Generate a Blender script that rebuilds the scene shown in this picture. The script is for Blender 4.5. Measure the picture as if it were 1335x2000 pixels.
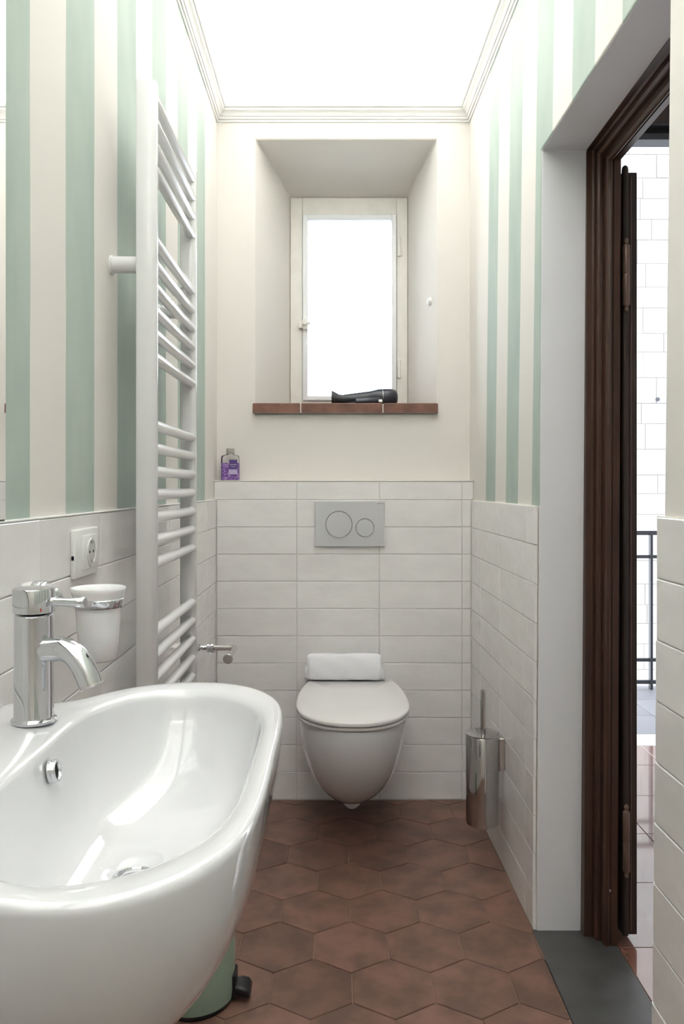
import bpy, bmesh, math, random
from mathutils import Vector, Matrix
random.seed(7)
for o in list(bpy.data.objects): bpy.data.objects.remove(o, do_unlink=True)
S = bpy.context.scene
COL = S.collection
PI = math.pi

# ------------------------------------------------------------------ camera
F = 1540.0
CX, CY, CH = 658.0, 952.0, 1.13
cam = bpy.data.cameras.new('camera'); camo = bpy.data.objects.new('camera', cam); COL.objects.link(camo)
camo.location = (0, 0, CH); camo.rotation_euler = (PI/2, 0, 0)
cam.sensor_fit = 'VERTICAL'; cam.sensor_height = 36; cam.lens = F/2000*36
cam.shift_x = (667.5-CX)/2000; cam.shift_y = -(1000-CY)/2000
cam.clip_start = 0.02
S.camera = camo

# ------------------------------------------------------------------ world, lights, exposure
W = bpy.data.worlds.new('world'); S.world = W; W.use_nodes = True
bg = W.node_tree.nodes['Background']; bg.inputs[0].default_value = (0.90, 0.94, 1.0, 1); bg.inputs[1].default_value = 4.0
S.view_settings.view_transform = 'Standard'; S.view_settings.look = 'None'
S.view_settings.exposure = 0.36; S.view_settings.gamma = 1; S.view_settings.use_curve_mapping = False

def area(name, loc, rot, sx, sy, power, color):
    l = bpy.data.lights.new(name, 'AREA'); l.shape = 'RECTANGLE'; l.size = sx; l.size_y = sy
    l.energy = power; l.color = color
    o = bpy.data.objects.new(name, l); COL.objects.link(o); o.location = loc; o.rotation_euler = rot
    return o
WARM = (0.995, 0.985, 1.0)
COVE = 6.9      # watts per metre of the LED strip hidden on the cornice
area('cove_light', (-0.428, 0.85, 2.548), (PI, 0, 0), 0.012, 4.0, COVE*4.0, WARM)
area('cove_light', (0.50, 0.85, 2.548), (PI, 0, 0.0165), 0.012, 4.0, COVE*4.0, WARM)
area('cove_light', (0.03, 2.91, 2.548), (PI, 0, 0), 0.86, 0.012, COVE*0.9, WARM)
area('cove_light', (0.05, -1.16, 2.548), (PI, 0, 0), 0.9, 0.012, COVE*0.9, WARM)



# ------------------------------------------------------------------ materials
def nodes(m): return m.node_tree.nodes, m.node_tree.links
def srgb(r, g, b):
    f = lambda c: (c/255/12.92) if c/255 <= 0.04045 else ((c/255+0.055)/1.055)**2.4
    return (f(r), f(g), f(b), 1)
def mat(name, col, rough=0.5, metal=0.0, coat=0.0, bump=0, bscale=20, bdist=0.002, var=0, vscale=6, col2=None, rnd=0, spec=0.5, trans=0, ior=1.45, sheen=0, detail=4, stretch=None):
    m = bpy.data.materials.new(name); m.use_nodes = True
    N, L = nodes(m); b = N['Principled BSDF']
    b.inputs['Base Color'].default_value = col; b.inputs['Roughness'].default_value = rough
    b.inputs['Metallic'].default_value = metal; b.inputs['Coat Weight'].default_value = coat; b.inputs['Coat Roughness'].default_value = 0.05
    b.inputs['Specular IOR Level'].default_value = spec; b.inputs['Transmission Weight'].default_value = trans; b.inputs['IOR'].default_value = ior
    b.inputs['Sheen Weight'].default_value = sheen
    tc = N.new('ShaderNodeTexCoord'); mp = N.new('ShaderNodeMapping'); L.new(tc.outputs['Object'], mp.inputs[0])
    if stretch: mp.inputs['Scale'].default_value = stretch
    oi = N.new('ShaderNodeObjectInfo')
    if rnd or var:
        ad = N.new('ShaderNodeVectorMath'); ad.operation = 'ADD'; ml = N.new('ShaderNodeMath'); ml.operation = 'MULTIPLY'; ml.inputs[1].default_value = 37.0 if rnd else 0
        L.new(oi.outputs['Random'], ml.inputs[0]); L.new(mp.outputs[0], ad.inputs[0]); L.new(ml.outputs[0], ad.inputs[1]); vec = ad.outputs[0]
    else: vec = mp.outputs[0]
    if var or col2:
        n = N.new('ShaderNodeTexNoise'); n.inputs['Scale'].default_value = vscale; n.inputs['Detail'].default_value = detail; L.new(vec, n.inputs['Vector'])
        r = N.new('ShaderNodeValToRGB'); c2 = col2 or tuple(c*(1-var) for c in col[:3])+(1,)
        r.color_ramp.elements[0].position = 0.36; r.color_ramp.elements[1].position = 0.64
        r.color_ramp.elements[0].color = c2; r.color_ramp.elements[1].color = col
        L.new(n.outputs['Fac'], r.inputs[0]); out = r.outputs[0]
        if rnd:
            h = N.new('ShaderNodeHueSaturation'); mr = N.new('ShaderNodeMapRange'); mr.inputs['To Min'].default_value = 1-rnd; mr.inputs['To Max'].default_value = 1+rnd
            L.new(oi.outputs['Random'], mr.inputs[0]); L.new(mr.outputs[0], h.inputs['Value']); L.new(out, h.inputs['Color']); out = h.outputs[0]
        L.new(out, b.inputs['Base Color'])
    if bump:
        n2 = N.new('ShaderNodeTexNoise'); n2.inputs['Scale'].default_value = bscale; n2.inputs['Detail'].default_value = 3; L.new(vec, n2.inputs['Vector'])
        bp = N.new('ShaderNodeBump'); bp.inputs['Strength'].default_value = bump; bp.inputs['Distance'].default_value = bdist
        L.new(n2.outputs['Fac'], bp.inputs['Height']); L.new(bp.outputs[0], b.inputs['Normal'])
    return m

CREAM = srgb(228, 224, 218)
def stripe_mat(name, edge, pitch, lean, first_end):
    """painted vertical stripes: green where floor((edge - y')/pitch) is even, cream beyond `edge`"""
    m = mat(name, CREAM, 0.75, bump=0.25, bscale=9, bdist=0.004)
    N, L = nodes(m); b = N['Principled BSDF']
    g = N.new('ShaderNodeNewGeometry'); sp = N.new('ShaderNodeSeparateXYZ'); L.new(g.outputs['Position'], sp.inputs[0])
    def M(op, a, c=None):
        n = N.new('ShaderNodeMath'); n.operation = op
        for i, v in enumerate((a, c)):
            if v is None: continue
            if isinstance(v, (int, float)): n.inputs[i].default_value = v
            else: L.new(v, n.inputs[i])
        return n.outputs[0]
    wob = N.new('ShaderNodeTexNoise'); wob.inputs['Scale'].default_value = 2.2; L.new(g.outputs['Position'], wob.inputs['Vector'])
    y = M('ADD', sp.outputs['Y'], M('MULTIPLY', M('SUBTRACT', sp.outputs['Z'], 1.6), lean))
    y = M('ADD', y, M('MULTIPLY', M('SUBTRACT', wob.outputs['Fac'], 0.5), 0.012))
    u = M('DIVIDE', M('SUBTRACT', edge, y), pitch)
    fr = M('FRACT', M('MULTIPLY', u, 0.5))
    isg = M('MULTIPLY', M('MULTIPLY', M('LESS_THAN', fr, 0.5), M('GREATER_THAN', u, 0.0)), M('GREATER_THAN', sp.outputs['Z'], 1.084))
    br = N.new('ShaderNodeTexNoise'); br.inputs['Scale'].default_value = 3.0; br.inputs['Detail'].default_value = 6
    mp = N.new('ShaderNodeMapping'); mp.inputs['Scale'].default_value = (1, 3, 1.3); mp.inputs['Rotation'].default_value = (0.5, 0, 0); L.new(g.outputs['Position'], mp.inputs[0]); L.new(mp.outputs[0], br.inputs['Vector'])
    gr = N.new('ShaderNodeValToRGB'); gr.color_ramp.elements[0].position = .3; gr.color_ramp.elements[1].position = .7
    gr.color_ramp.elements[0].color = srgb(168, 183, 174); gr.color_ramp.elements[1].color = srgb(182, 195, 186)
    L.new(br.outputs['Fac'], gr.inputs[0])
    mx = N.new('ShaderNodeMix'); mx.data_type = 'RGBA'; L.new(isg, mx.inputs[0]); mx.inputs[6].default_value = CREAM; L.new(gr.outputs[0], mx.inputs[7])
    L.new(mx.outputs[2], b.inputs['Base Color'])
    return m
M_STL = stripe_mat('left_wall_stripes', 2.668, 0.152, 0.0, 0)
M_STR = stripe_mat('right_wall_stripes', 2.615, 0.1455, 0.05, 0)
M_PLAST = mat('plaster', CREAM, 0.8, bump=0.3, bscale=8, bdist=0.004)
M_REV = mat('white_plaster', srgb(228, 229, 232), 0.7, bump=0.35, bscale=10, bdist=0.004)
M_CEIL = mat('ceiling_paint', srgb(246, 245, 243), 0.9)
M_CORN = mat('cornice_paint', srgb(240, 239, 236), 0.55)
M_TILE = mat('wall_tile_glaze', srgb(241, 239, 237), 0.12, bump=0.22, bscale=11, bdist=0.006, var=0.05, vscale=9, rnd=0.02, stretch=(1, 2.2, 1))
M_GROUT = mat('wall_grout', srgb(232, 229, 220), 0.9)
M_TERRA = mat('terracotta_hexagon', srgb(128, 95, 82), 0.42, bump=0.35, bscale=45, bdist=0.0015, col2=srgb(102, 77, 66), vscale=13, rnd=0.13, detail=12)
M_SILLT = mat('terracotta_sill', srgb(126, 88, 73), 0.45, bump=0.2, bscale=60, bdist=0.001, col2=srgb(102, 70, 58), vscale=25, rnd=0.12)
M_FGROUT = mat('floor_grout', srgb(140, 116, 98), 0.9, bump=0.3, bscale=200, bdist=0.001)
M_SLATE = mat('slate', srgb(80, 79, 78), 0.38, bump=0.3, bscale=60, bdist=0.001, col2=srgb(68, 68, 66), vscale=12, detail=9)
M_CER = mat('white_ceramic', srgb(222, 223, 225), 0.06, coat=0.6)
M_SEAT = mat('toilet_seat_plastic', srgb(226, 224, 222), 0.15)
M_CHROME = mat('chrome', (0.64, 0.65, 0.67, 1), 0.06, 1.0)
M_STEEL = mat('polished_steel', (0.50, 0.49, 0.48, 1), 0.09, 1.0)
M_BRUSHED = mat('brushed_steel', (0.62, 0.60, 0.58, 1), 0.22, 1.0)
M_RAD = mat('white_enamel', srgb(235, 235, 235), 0.22, coat=0.3)
M_WOOD = mat('dark_walnut', srgb(70, 46, 34), 0.38, bump=0.25, bscale=30, bdist=0.001, col2=srgb(62, 41, 31), vscale=7, stretch=(6, 6, 0.5), detail=6)
M_WOODH = mat('dark_walnut_head', srgb(70, 46, 34), 0.38, bump=0.25, bscale=30, bdist=0.001, col2=srgb(62, 41, 31), vscale=7, stretch=(6, 0.5, 6), detail=6)
M_LEAF = mat('dark_leaf_wood', srgb(56, 42, 36), 0.5, bump=0.3, bscale=25, bdist=0.001, col2=srgb(44, 34, 30), vscale=6, stretch=(8, 8, 0.5), detail=6)
M_IRON = mat('painted_iron', srgb(112, 92, 82), 0.35, 0.2)
M_WFRAME = mat('old_window_paint', srgb(238, 235, 228), 0.5, bump=0.3, bscale=30, bdist=0.002, var=0.05, vscale=20)
M_SASH = mat('white_sash_paint', srgb(240, 241, 244), 0.4)
M_PLW = mat('white_plastic', srgb(238, 238, 236), 0.3)
M_PLG = mat('flush_plate_plastic', srgb(205, 206, 206), 0.3)
M_DARK = mat('black_plastic', srgb(30, 31, 34), 0.35)
M_DRY = mat('hairdryer_plastic', srgb(38, 43, 52), 0.3, coat=0.2)
M_HOLE = mat('dark_hole', srgb(20, 20, 20), 0.8)
M_MINT = mat('mint_enamel', srgb(150, 172, 154), 0.3)
M_TOWEL = mat('terry_towel', srgb(240, 240, 243), 1.0, bump=0.9, bscale=320, bdist=0.002, sheen=0.3)
M_CUP = mat('frosted_cup', srgb(243, 243, 244), 0.25, coat=0.3)
M_CUP.node_tree.nodes['Principled BSDF'].inputs['Subsurface Weight'].default_value = 0.1
M_CUP.node_tree.nodes['Principled BSDF'].inputs['Subsurface Scale'].default_value = 0.02
M_MIRROR = mat('mirror_silver', (0.93, 0.94, 0.94, 1), 0.0, 1.0)
M_MEDGE = mat('mirror_edge', srgb(90, 98, 96), 0.25, 0.4)
M_STONE = mat('pale_stone', srgb(150, 149, 147), 0.9, bump=0.6, bscale=14, bdist=0.02, var=0.10, vscale=8, rnd=0.05, detail=8)
M_SGROUT = mat('stone_mortar', srgb(146, 144, 140), 0.95)
M_RAIL = mat('railing_iron', srgb(58, 60, 66), 0.5, 0.2)
M_HALLT = mat('hall_terracotta', srgb(132, 92, 76), 0.2, coat=1.0, bump=0.15, bscale=30, bdist=0.001, col2=srgb(118, 78, 64), vscale=8, rnd=0.08)
M_HALLT.node_tree.nodes['Principled BSDF'].inputs['Coat IOR'].default_value = 2.2
M_BALC = mat('balcony_tile', srgb(122, 124, 130), 0.4, rnd=0.05, var=0.08)
M_MARBLE = mat('white_marble', srgb(200, 200, 200), 0.3)
M_RED = mat('red_mark', srgb(180, 40, 40), 0.4)
M_GREYT = mat('grey_print', srgb(130, 130, 130), 0.5)
M_CAPB = mat('bottle_cap', srgb(170, 168, 158), 0.35, 0.6)

def glass_mat(name, tint, gloss):
    m = bpy.data.materials.new(name); m.use_nodes = True; N, L = nodes(m); N.clear()
    o = N.new('ShaderNodeOutputMaterial'); t = N.new('ShaderNodeBsdfTransparent'); t.inputs[0].default_value = tint
    g = N.new('ShaderNodeBsdfGlossy'); g.inputs['Roughness'].default_value = 0.03
    f = N.new('ShaderNodeFresnel'); f.inputs[0].default_value = gloss
    x = N.new('ShaderNodeMixShader'); L.new(f.outputs[0], x.inputs[0]); L.new(t.outputs[0], x.inputs[1]); L.new(g.outputs[0], x.inputs[2]); L.new(x.outputs[0], o.inputs[0])
    return m
M_GLASS = glass_mat('window_glass', (0.96, 0.98, 1, 1), 1.3)
M_BGL = glass_mat('bottle_plastic', (0.96, 0.955, 0.96, 1), 1.3)
def label_mat():
    m = mat('lavender_print', srgb(120, 80, 150), 0.4)
    N, L = nodes(m); b = N['Principled BSDF']; tc = N.new('ShaderNodeTexCoord')
    n = N.new('ShaderNodeTexVoronoi'); n.inputs['Scale'].default_value = 170; L.new(tc.outputs['Object'], n.inputs['Vector'])
    r = N.new('ShaderNodeValToRGB'); e = r.color_ramp.elements; e[0].color = srgb(66, 40, 104); e[1].color = srgb(176, 146, 200); e[1].position = .9
    x = e.new(0.45); x.color = srgb(124, 84, 156)
    L.new(n.outputs['Color'], r.inputs[0]); L.new(r.outputs[0], b.inputs['Base Color'])
    return m
M_LAV = label_mat()
M_LAVD = mat('label_violet', srgb(92, 70, 130), 0.4); M_LAVL = mat('label_pale', srgb(188, 176, 208), 0.4)

# ------------------------------------------------------------------ mesh helpers
def link(name, me, m=None, parent=None):
    o = bpy.data.objects.new(name, me); COL.objects.link(o)
    if m is not None and not me.materials: me.materials.append(m)
    if parent is not None: o.parent = parent
    return o
def mesh(name, V, Fc, smooth=False, angle=None):
    me = bpy.data.meshes.new(name); me.from_pydata([tuple(v) for v in V], [], Fc); me.update()
    bm = bmesh.new(); bm.from_mesh(me); bmesh.ops.recalc_face_normals(bm, faces=bm.faces)
    if smooth:
        for f in bm.faces: f.smooth = True
        if angle:
            for e in bm.edges:
                if len(e.link_faces) == 2 and e.calc_face_angle(0) > math.radians(angle): e.smooth = False
    bm.to_mesh(me); bm.free()
    return me
class G:
    """collects shapes of ONE object"""
    def __init__(s): s.V = []; s.F = []
    def add(s, V, Fc):
        k = len(s.V); s.V += [Vector(v) for v in V]; s.F += [[i+k for i in f] for f in Fc]; return s
    def box(s, x0, x1, y0, y1, z0, z1, b=0.0):
        if b <= 0:
            V = [(x, y, z) for z in (z0, z1) for y in (y0, y1) for x in (x0, x1)]
            return s.add(V, [[0,1,3,2],[4,6,7,5],[0,4,5,1],[2,3,7,6],[0,2,6,4],[1,5,7,3]])
        bm = bmesh.new(); bmesh.ops.create_cube(bm, size=1)
        for v in bm.verts: v.co = ((x0+x1)/2+v.co.x*(x1-x0), (y0+y1)/2+v.co.y*(y1-y0), (z0+z1)/2+v.co.z*(z1-z0))
        bmesh.ops.bevel(bm, geom=bm.edges[:], offset=b, segments=3, affect='EDGES', profile=0.5)
        bm.verts.index_update(); s.add([v.co.copy() for v in bm.verts], [[v.index for v in f.verts] for f in bm.faces]); bm.free(); return s
    def lathe(s, c, axis, prof, n=40, cap=True):
        """prof: list of (radius, distance along axis)"""
        a = Vector(axis).normalized(); u = a.orthogonal().normalized(); w = a.cross(u); c = Vector(c); V = []; Fc = []
        for r, h in prof:
            for i in range(n):
                t = 2*PI*i/n; V.append(c+a*h+(u*math.cos(t)+w*math.sin(t))*r)
        for j in range(len(prof)-1):
            for i in range(n): Fc.append([j*n+i, j*n+(i+1)%n, (j+1)*n+(i+1)%n, (j+1)*n+i])
        if cap:
            Fc.append(list(range(n))[::-1]); Fc.append([(len(prof)-1)*n+i for i in range(n)])
        return s.add(V, Fc)
    def tube(s, pts, r, n=20, cap=True):
        pts = [Vector(p) for p in pts]; rs = r if isinstance(r, (list, tuple)) else [r]*len(pts); V = []; Fc = []
        t0 = (pts[1]-pts[0]).normalized(); u = t0.orthogonal().normalized()
        for k, p in enumerate(pts):
            t = (pts[min(k+1, len(pts)-1)]-pts[max(k-1, 0)]).normalized(); u = (u-t*u.dot(t)).normalized(); w = t.cross(u)
            for i in range(n):
                a = 2*PI*i/n; V.append(p+(u*math.cos(a)+w*math.sin(a))*rs[k])
        for j in range(len(pts)-1):
            for i in range(n): Fc.append([j*n+i, j*n+(i+1)%n, (j+1)*n+(i+1)%n, (j+1)*n+i])
        if cap: Fc.append(list(range(n))[::-1]); Fc.append([(len(pts)-1)*n+i for i in range(n)])
        return s.add(V, Fc)
    def rings(s, R, cap0=True, cap1=True):
        n = len(R[0]); V = [p for r in R for p in r]; Fc = []
        for j in range(len(R)-1):
            for i in range(n): Fc.append([j*n+i, j*n+(i+1)%n, (j+1)*n+(i+1)%n, (j+1)*n+i])
        if cap0: Fc.append(list(range(n))[::-1])
        if cap1: Fc.append([(len(R)-1)*n+i for i in range(n)])
        return s.add(V, Fc)
    def prism(s, pts, d):
        """closed polygon of 3D points extruded by vector d"""
        n = len(pts); pts = [Vector(p) for p in pts]; d = Vector(d)
        return s.add(pts+[p+d for p in pts], [list(range(n))[::-1], [n+i for i in range(n)]]+[[i, (i+1)%n, n+(i+1)%n, n+i] for i in range(n)])
    def build(s, name, m, parent=None, smooth=False, angle=None, loc=None):
        V = s.V
        off = Vector(loc) if loc else (Vector(parent.location) if parent is not None and parent.parent is None else None)
        if parent is not None and parent.parent is not None: off = Vector(parent.parent.location)+Vector(parent.location)
        me = mesh(name, [v-off for v in V] if off is not None else V, s.F, smooth, angle)
        o = link(name, me, m, parent)
        if loc: o.location = loc
        return o
def thing(name, label, cat, loc=(0, 0, 0), group=None):
    o = bpy.data.objects.new(name, None); COL.objects.link(o); o.location = loc; o.empty_display_size = 0.05
    o['label'] = label; o['category'] = cat
    if group: o['group'] = group
    return o
def struct(o, label=None, cat=None):
    o['kind'] = 'structure'
    if label: o['label'] = label
    if cat: o['category'] = cat
    return o
def crom(pts, n, closed=True):
    pts = [Vector(p) for p in pts]; out = []; m = len(pts); seg = m if closed else m-1
    for i in range(seg):
        g = lambda k: pts[k % m] if closed else pts[max(0, min(m-1, k))]
        p0, p1, p2, p3 = g(i-1), g(i), g(i+1), g(i+2)
        for j in range(n):
            t = j/n; out.append(0.5*((2*p1)+(p2-p0)*t+(2*p0-5*p1+4*p2-p3)*t*t+(3*p1-p0-3*p2+p3)*t**3))
    if not closed: out.append(pts[-1])
    return out

# ------------------------------------------------------------------ dimensions of the room
YT = 2.852            # tiled face of the boxing behind the toilet
YB = 2.93             # plaster of the back wall above it
XL = -0.447; XLT = -0.437
RS = 0.0165
def xr(y): return 0.494+RS*(2.852-y)      # right plaster
def xrt(y): return 0.485+RS*(2.852-y)     # right tile face
Y0 = -1.2
ZTOP = 1.083; ROW = 0.0985
XH = 0.700            # hall face of the right wall
def P(px, py, Y): return Vector(((px-CX)*Y/F, Y, CH-(py-CY)*Y/F))

# ------------------------------------------------------------------ structure
wl = G().box(XL-0.12, XL, Y0-0.1, 3.5, -0.02, 3.4).build('wall_left', M_STL)
struct(wl, 'left plaster wall painted in mint and cream vertical stripes above pale tiles', 'wall')
far = lambda z: 2.012-0.022*z
near = lambda z: 1.285-0.026*z
ZL = 1.972
prof = [(Y0-0.1, -0.02), (near(0), -0.02), (near(ZL), ZL), (far(ZL), ZL), (far(0), -0.02), (3.5, -0.02), (3.5, 3.4), (Y0-0.1, 3.4)]
nP = len(prof)
V = [(xr(y), y, z) for y, z in prof]+[(XH, y, z) for y, z in prof]
me = mesh('wall_right', V, [list(range(nP)), [nP+i for i in range(nP)][::-1]]+[[i, (i+1) % nP, nP+(i+1) % nP, nP+i] for i in range(nP)])
wr = link('wall_right', me, M_STR)
me.materials.append(M_REV)
for p in me.polygons:
    if len(p.vertices) == 4: p.material_index = 1
    elif abs(p.normal.x) > .9 and p.center.x > 0.65: p.material_index = 1
bv = wr.modifiers.new('soft_arris', 'BEVEL'); bv.width = 0.005; bv.segments = 3; bv.limit_method = 'ANGLE'; bv.angle_limit = math.radians(60)
struct(wr, 'right plaster wall with mint and cream stripes around the deep doorway', 'wall')

# back wall with splayed window niche
o_ = [(-0.3044, 1.405), (0.371, 1.405), (0.371, 2.424), (-0.3044, 2.424)]
i_ = [(-0.1938, 1.405), (0.2918, 1.405), (0.2918, 2.331), (-0.1938, 2.331)]
q_ = [(-0.6, -0.02), (0.72, -0.02), (0.72, 3.4), (-0.6, 3.4)]
YW = 3.28
V = [(x, YB, z) for x, z in q_]+[(x, YB, z) for x, z in o_]+[(x, YW, z) for x, z in i_]+[(x, YW+0.12, z) for x, z in i_]+[(x, YW+0.12, z) for x, z in q_]
Fc = []
for k in range(4):
    j = (k+1) % 4
    Fc += [[k, j, 4+j, 4+k], [4+k, 4+j, 8+j, 8+k], [8+k, 8+j, 12+j, 12+k], [12+k, 12+j, 16+j, 16+k], [16+k, 16+j, j, k]]
wb = link('wall_back', mesh('wall_back', V, Fc), M_PLAST)
bv = wb.modifiers.new('soft_arris', 'BEVEL'); bv.width = 0.006; bv.segments = 3; bv.limit_method = 'ANGLE'; bv.angle_limit = math.radians(20)
struct(wb, 'cream plaster end wall with a deep splayed window niche', 'wall')
wn = struct(G().box(-0.6, 0.75, Y0-0.12, Y0, -0.02, 3.4).build('wall_near', M_PLAST), 'plain plaster wall behind the camera', 'wall')

# curved ceiling
V = []; Fc = []; n = 24
for k in range(n+1):
    t = -1+2*k/n; x = 0.03+0.62*t; z = 2.98+0.18*(1-abs(t)**2.4)
    V += [(x, Y0-0.1, z), (x, 3.05, z), (x, 3.05, z+0.1), (x, Y0-0.1, z+0.1)]
for k in range(n):
    for a in range(4): Fc.append([k*4+a, k*4+(a+1) % 4, (k+1)*4+(a+1) % 4, (k+1)*4+a])
struct(link('ceiling', mesh('ceiling', V, Fc, True, 50), M_CEIL), 'shallow vaulted white ceiling glowing above the cornice', 'ceiling')

# cornice
cp = [(0, 2.486), (0.004, 2.486), (0.0055, 2.4895), (0.0055, 2.494), (0.010, 2.4945), (0.0125, 2.498), (0.0125, 2.502), (0.016, 2.503), (0.0185, 2.508), (0.023, 2.5135), (0.029, 2.517), (0.032, 2.521), (0.0325, 2.526), (0.036, 2.527), (0.0385, 2.530), (0.0385, 2.541), (0.0, 2.541)]
path = [(XL, Y0, (1, 0)), (XL, YB, (1, -1)), (xr(YB), YB, (-1, -1)), (xr(Y0), Y0, (-1, 0))]
V = []; Fc = []; k = len(cp)
for x, y, (dx, dy) in path: V += [(x+dx*d, y+dy*d, z) for d, z in cp]
for a in range(3):
    for b in range(k): Fc.append([a*k+b, a*k+(b+1) % k, (a+1)*k+(b+1) % k, (a+1)*k+b])
Fc += [list(range(k)), [3*k+b for b in range(k)][::-1]]
struct(link('trim_1', mesh('trim_1', V, Fc, True, 40), M_CORN), 'white moulded plaster cornice under the glowing ceiling', 'cornice')

# floor
fl = struct(G().box(XL-0.02, 0.497, Y0, YB, -0.06, -0.003).box(0.497, 0.62, Y0, 1.238, -0.06, -0.003).box(0.497, 0.62, 2.016, YB, -0.06, -0.003).build('floor', M_FGROUT), 'bathroom floor of worn terracotta hexagon tiles', 'floor')
sl = struct(G().box(0.4985, 0.690, 1.24, 2.015, -0.06, -0.0005, 0.0).build('threshold', M_SLATE), 'dark grey slate slab in the doorway floor', 'threshold')

def clip(poly, a, b, c):     # keep a*x+b*y<=c
    out = []
    for i in range(len(poly)):
        p, q = poly[i], poly[(i+1) % len(poly)]; fp = a*p[0]+b*p[1]-c; fq = a*q[0]+b*q[1]-c
        if fp <= 0: out.append(p)
        if (fp < 0 < fq) or (fq < 0 < fp):
            t = fp/(fp-fq); out.append((p[0]+(q[0]-p[0])*t, p[1]+(q[1]-p[1])*t))
    return out
HW, HP = 0.1825, 0.1617
# junction seen at px (705.. crop): vertical edge of row C between two tiles
yC = 1740/(1668.1-952); xC = (500+705/3.926-658)*yC/F
def tilemesh(name, poly, h, bev, base=-0.003):
    cx = sum(p[0] for p in poly)/len(poly); cy = sum(p[1] for p in poly)/len(poly); n = len(poly)
    def ins(d):
        r = []
        for i in range(n):
            p0 = Vector(poly[i-1]); p1 = Vector(poly[i]); p2 = Vector(poly[(i+1) % n])
            e1 = (p1-p0).normalized(); e2 = (p2-p1).normalized(); n1 = Vector((-e1.y, e1.x)); n2 = Vector((-e2.y, e2.x)); b = (n1+n2)
            if b.length < 1e-4: b = n1.copy()
            b.normalize(); c = max(0.35, b.dot(n1)); r.append(p1+b*d/c)
        return r
    V = [(p[0], p[1], base) for p in poly]+[(p[0], p[1], h-bev) for p in poly]+[(p.x, p.y, h) for p in ins(bev*1.3)]
    Fc = [[k*n+i, k*n+(i+1) % n, (k+1)*n+(i+1) % n, (k+1)*n+i] for k in range(2) for i in range(n)]+[[2*n+i for i in range(n)]]
    V = [(x-cx, y-cy, z) for x, y, z in V]
    return mesh(name, V, Fc), (cx, cy, 0)
for r in range(-7, 13):
    yc = yC-r*HP
    for c in range(-6, 7):
        xc = xC+(c+0.5+(0.5 if r % 2 else 0))*HW
        ex, ey = HW/2-0.0013, HP*2/3-0.0015
        poly = [(xc+ex, yc-ey/2), (xc+ex, yc+ey/2), (xc, yc+ey), (xc-ex, yc+ey/2), (xc-ex, yc-ey/2), (xc, yc-ey)]
        poly = clip(poly, -1, 0, 0.440); poly = clip(poly, 1, RS, 0.4835+RS*2.852) if yc > 1.9 else clip(poly, 1, 0, 0.4955)
        if yc <= 1.9 and poly: poly = clip(poly, 1, 0, 0.4955)
        poly = clip(poly, 0, 1, YT-0.002) if poly else poly; poly = clip(poly, 0, -1, -0.7) if poly else poly
        pl = []
        for p in poly:
            if not pl or (abs(p[0]-pl[-1][0])+abs(p[1]-pl[-1][1])) > 0.003: pl.append(p)
        if len(pl) > 2 and (abs(pl[0][0]-pl[-1][0])+abs(pl[0][1]-pl[-1][1])) < 0.003: pl.pop()
        if len(pl) < 3: continue
        A = 0.5*abs(sum(pl[i][0]*pl[(i+1) % len(pl)][1]-pl[(i+1) % len(pl)][0]*pl[i][1] for i in range(len(pl))))
        if A < 0.0006: continue
        me, loc = tilemesh('tile', pl, random.uniform(-0.0006, 0.0004), 0.0009)
        o = link('tile', me, M_TERRA, fl); o.location = loc

# wall tiles
TC = {}
def wtile(parent, origin, U, Nn, w, h, m=M_TILE, cut=None):
    """origin: lower-left corner; U: direction along the wall; Nn outward"""
    key = (round(w, 4), round(h, 4), cut)
    g = 0.0016; t = 0.0075; e = 0.0016
    if key not in TC:
        c0, c1 = cut or (0, 0)
        poly = [(g/2, g/2), (w-g/2+c0, g/2), (w-g/2+c1, h-g/2), (g/2, h-g/2)] if not (cut and cut[0] == 'L') else None
        V = [(x, y, -t) for x, y in poly]+[(x, y, -e*0.6) for x, y in poly]
        cx, cy = w/2, h/2
        V += [(x+(e if x < cx else -e), y+(e if y < cy else -e), 0) for x, y in poly]
        Fc = [[k*4+i, k*4+(i+1) % 4, (k+1)*4+(i+1) % 4, (k+1)*4+i] for k in range(2) for i in range(4)]+[[8, 9, 10, 11]]
        TC[key] = mesh('tile', V, Fc); TC[key].materials.append(m)
    o = bpy.data.objects.new('tile', TC[key]); COL.objects.link(o); o.parent = parent
    U = Vector(U); Nn = Vector(Nn); Zv = Vector((0, 0, 1))
    R = Matrix((U, Zv, Nn)).transposed().to_4x4()
    tilt = Matrix.Rotation(random.uniform(-0.0022, 0.0022), 4, 'X') @ Matrix.Rotation(random.uniform(-0.0012, 0.0012), 4, 'Y')
    o.matrix_local = Matrix.Translation(Vector(origin)+Nn*random.uniform(-0.0004, 0.0003)) @ R @ tilt
    return o
# boxing behind the toilet
bx = struct(G().box(XL, xr(YT), YT+0.004, YB, -0.02, 1.1515).build('wall_boxing', M_GROUT), 'low boxed-out tiled wall behind the toilet with a narrow ledge on top', 'wall')
G().box(XL, xr(YT), YT-0.001, YB, 1.1515, 1.1555, 0.0015).build('ledge_cap', M_PLAST, bx)
xs = [-0.4445, -0.146, 0.1525, 0.451]
zs = [(ZTOP+0.002-ROW*(k+1), ROW) for k in range(11)]
for z0, h in zs+[(ZTOP+0.002, 0.0665)]:
    h2 = h; zz = z0
    if zz < 0.001: h2 = h-(0.001-zz); zz = 0.001
    xe = (0.4835 if z0 < 1.08 else 0.493)
    for a, b in zip(xs, xs[1:]+[xe]):
        a2 = max(a, XLT+0.0015) if z0 < 1.08 else a
        wtile(bx, (a2, YT, zz), (1, 0, 0), (0, -1, 0), b-a2, h2)
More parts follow.
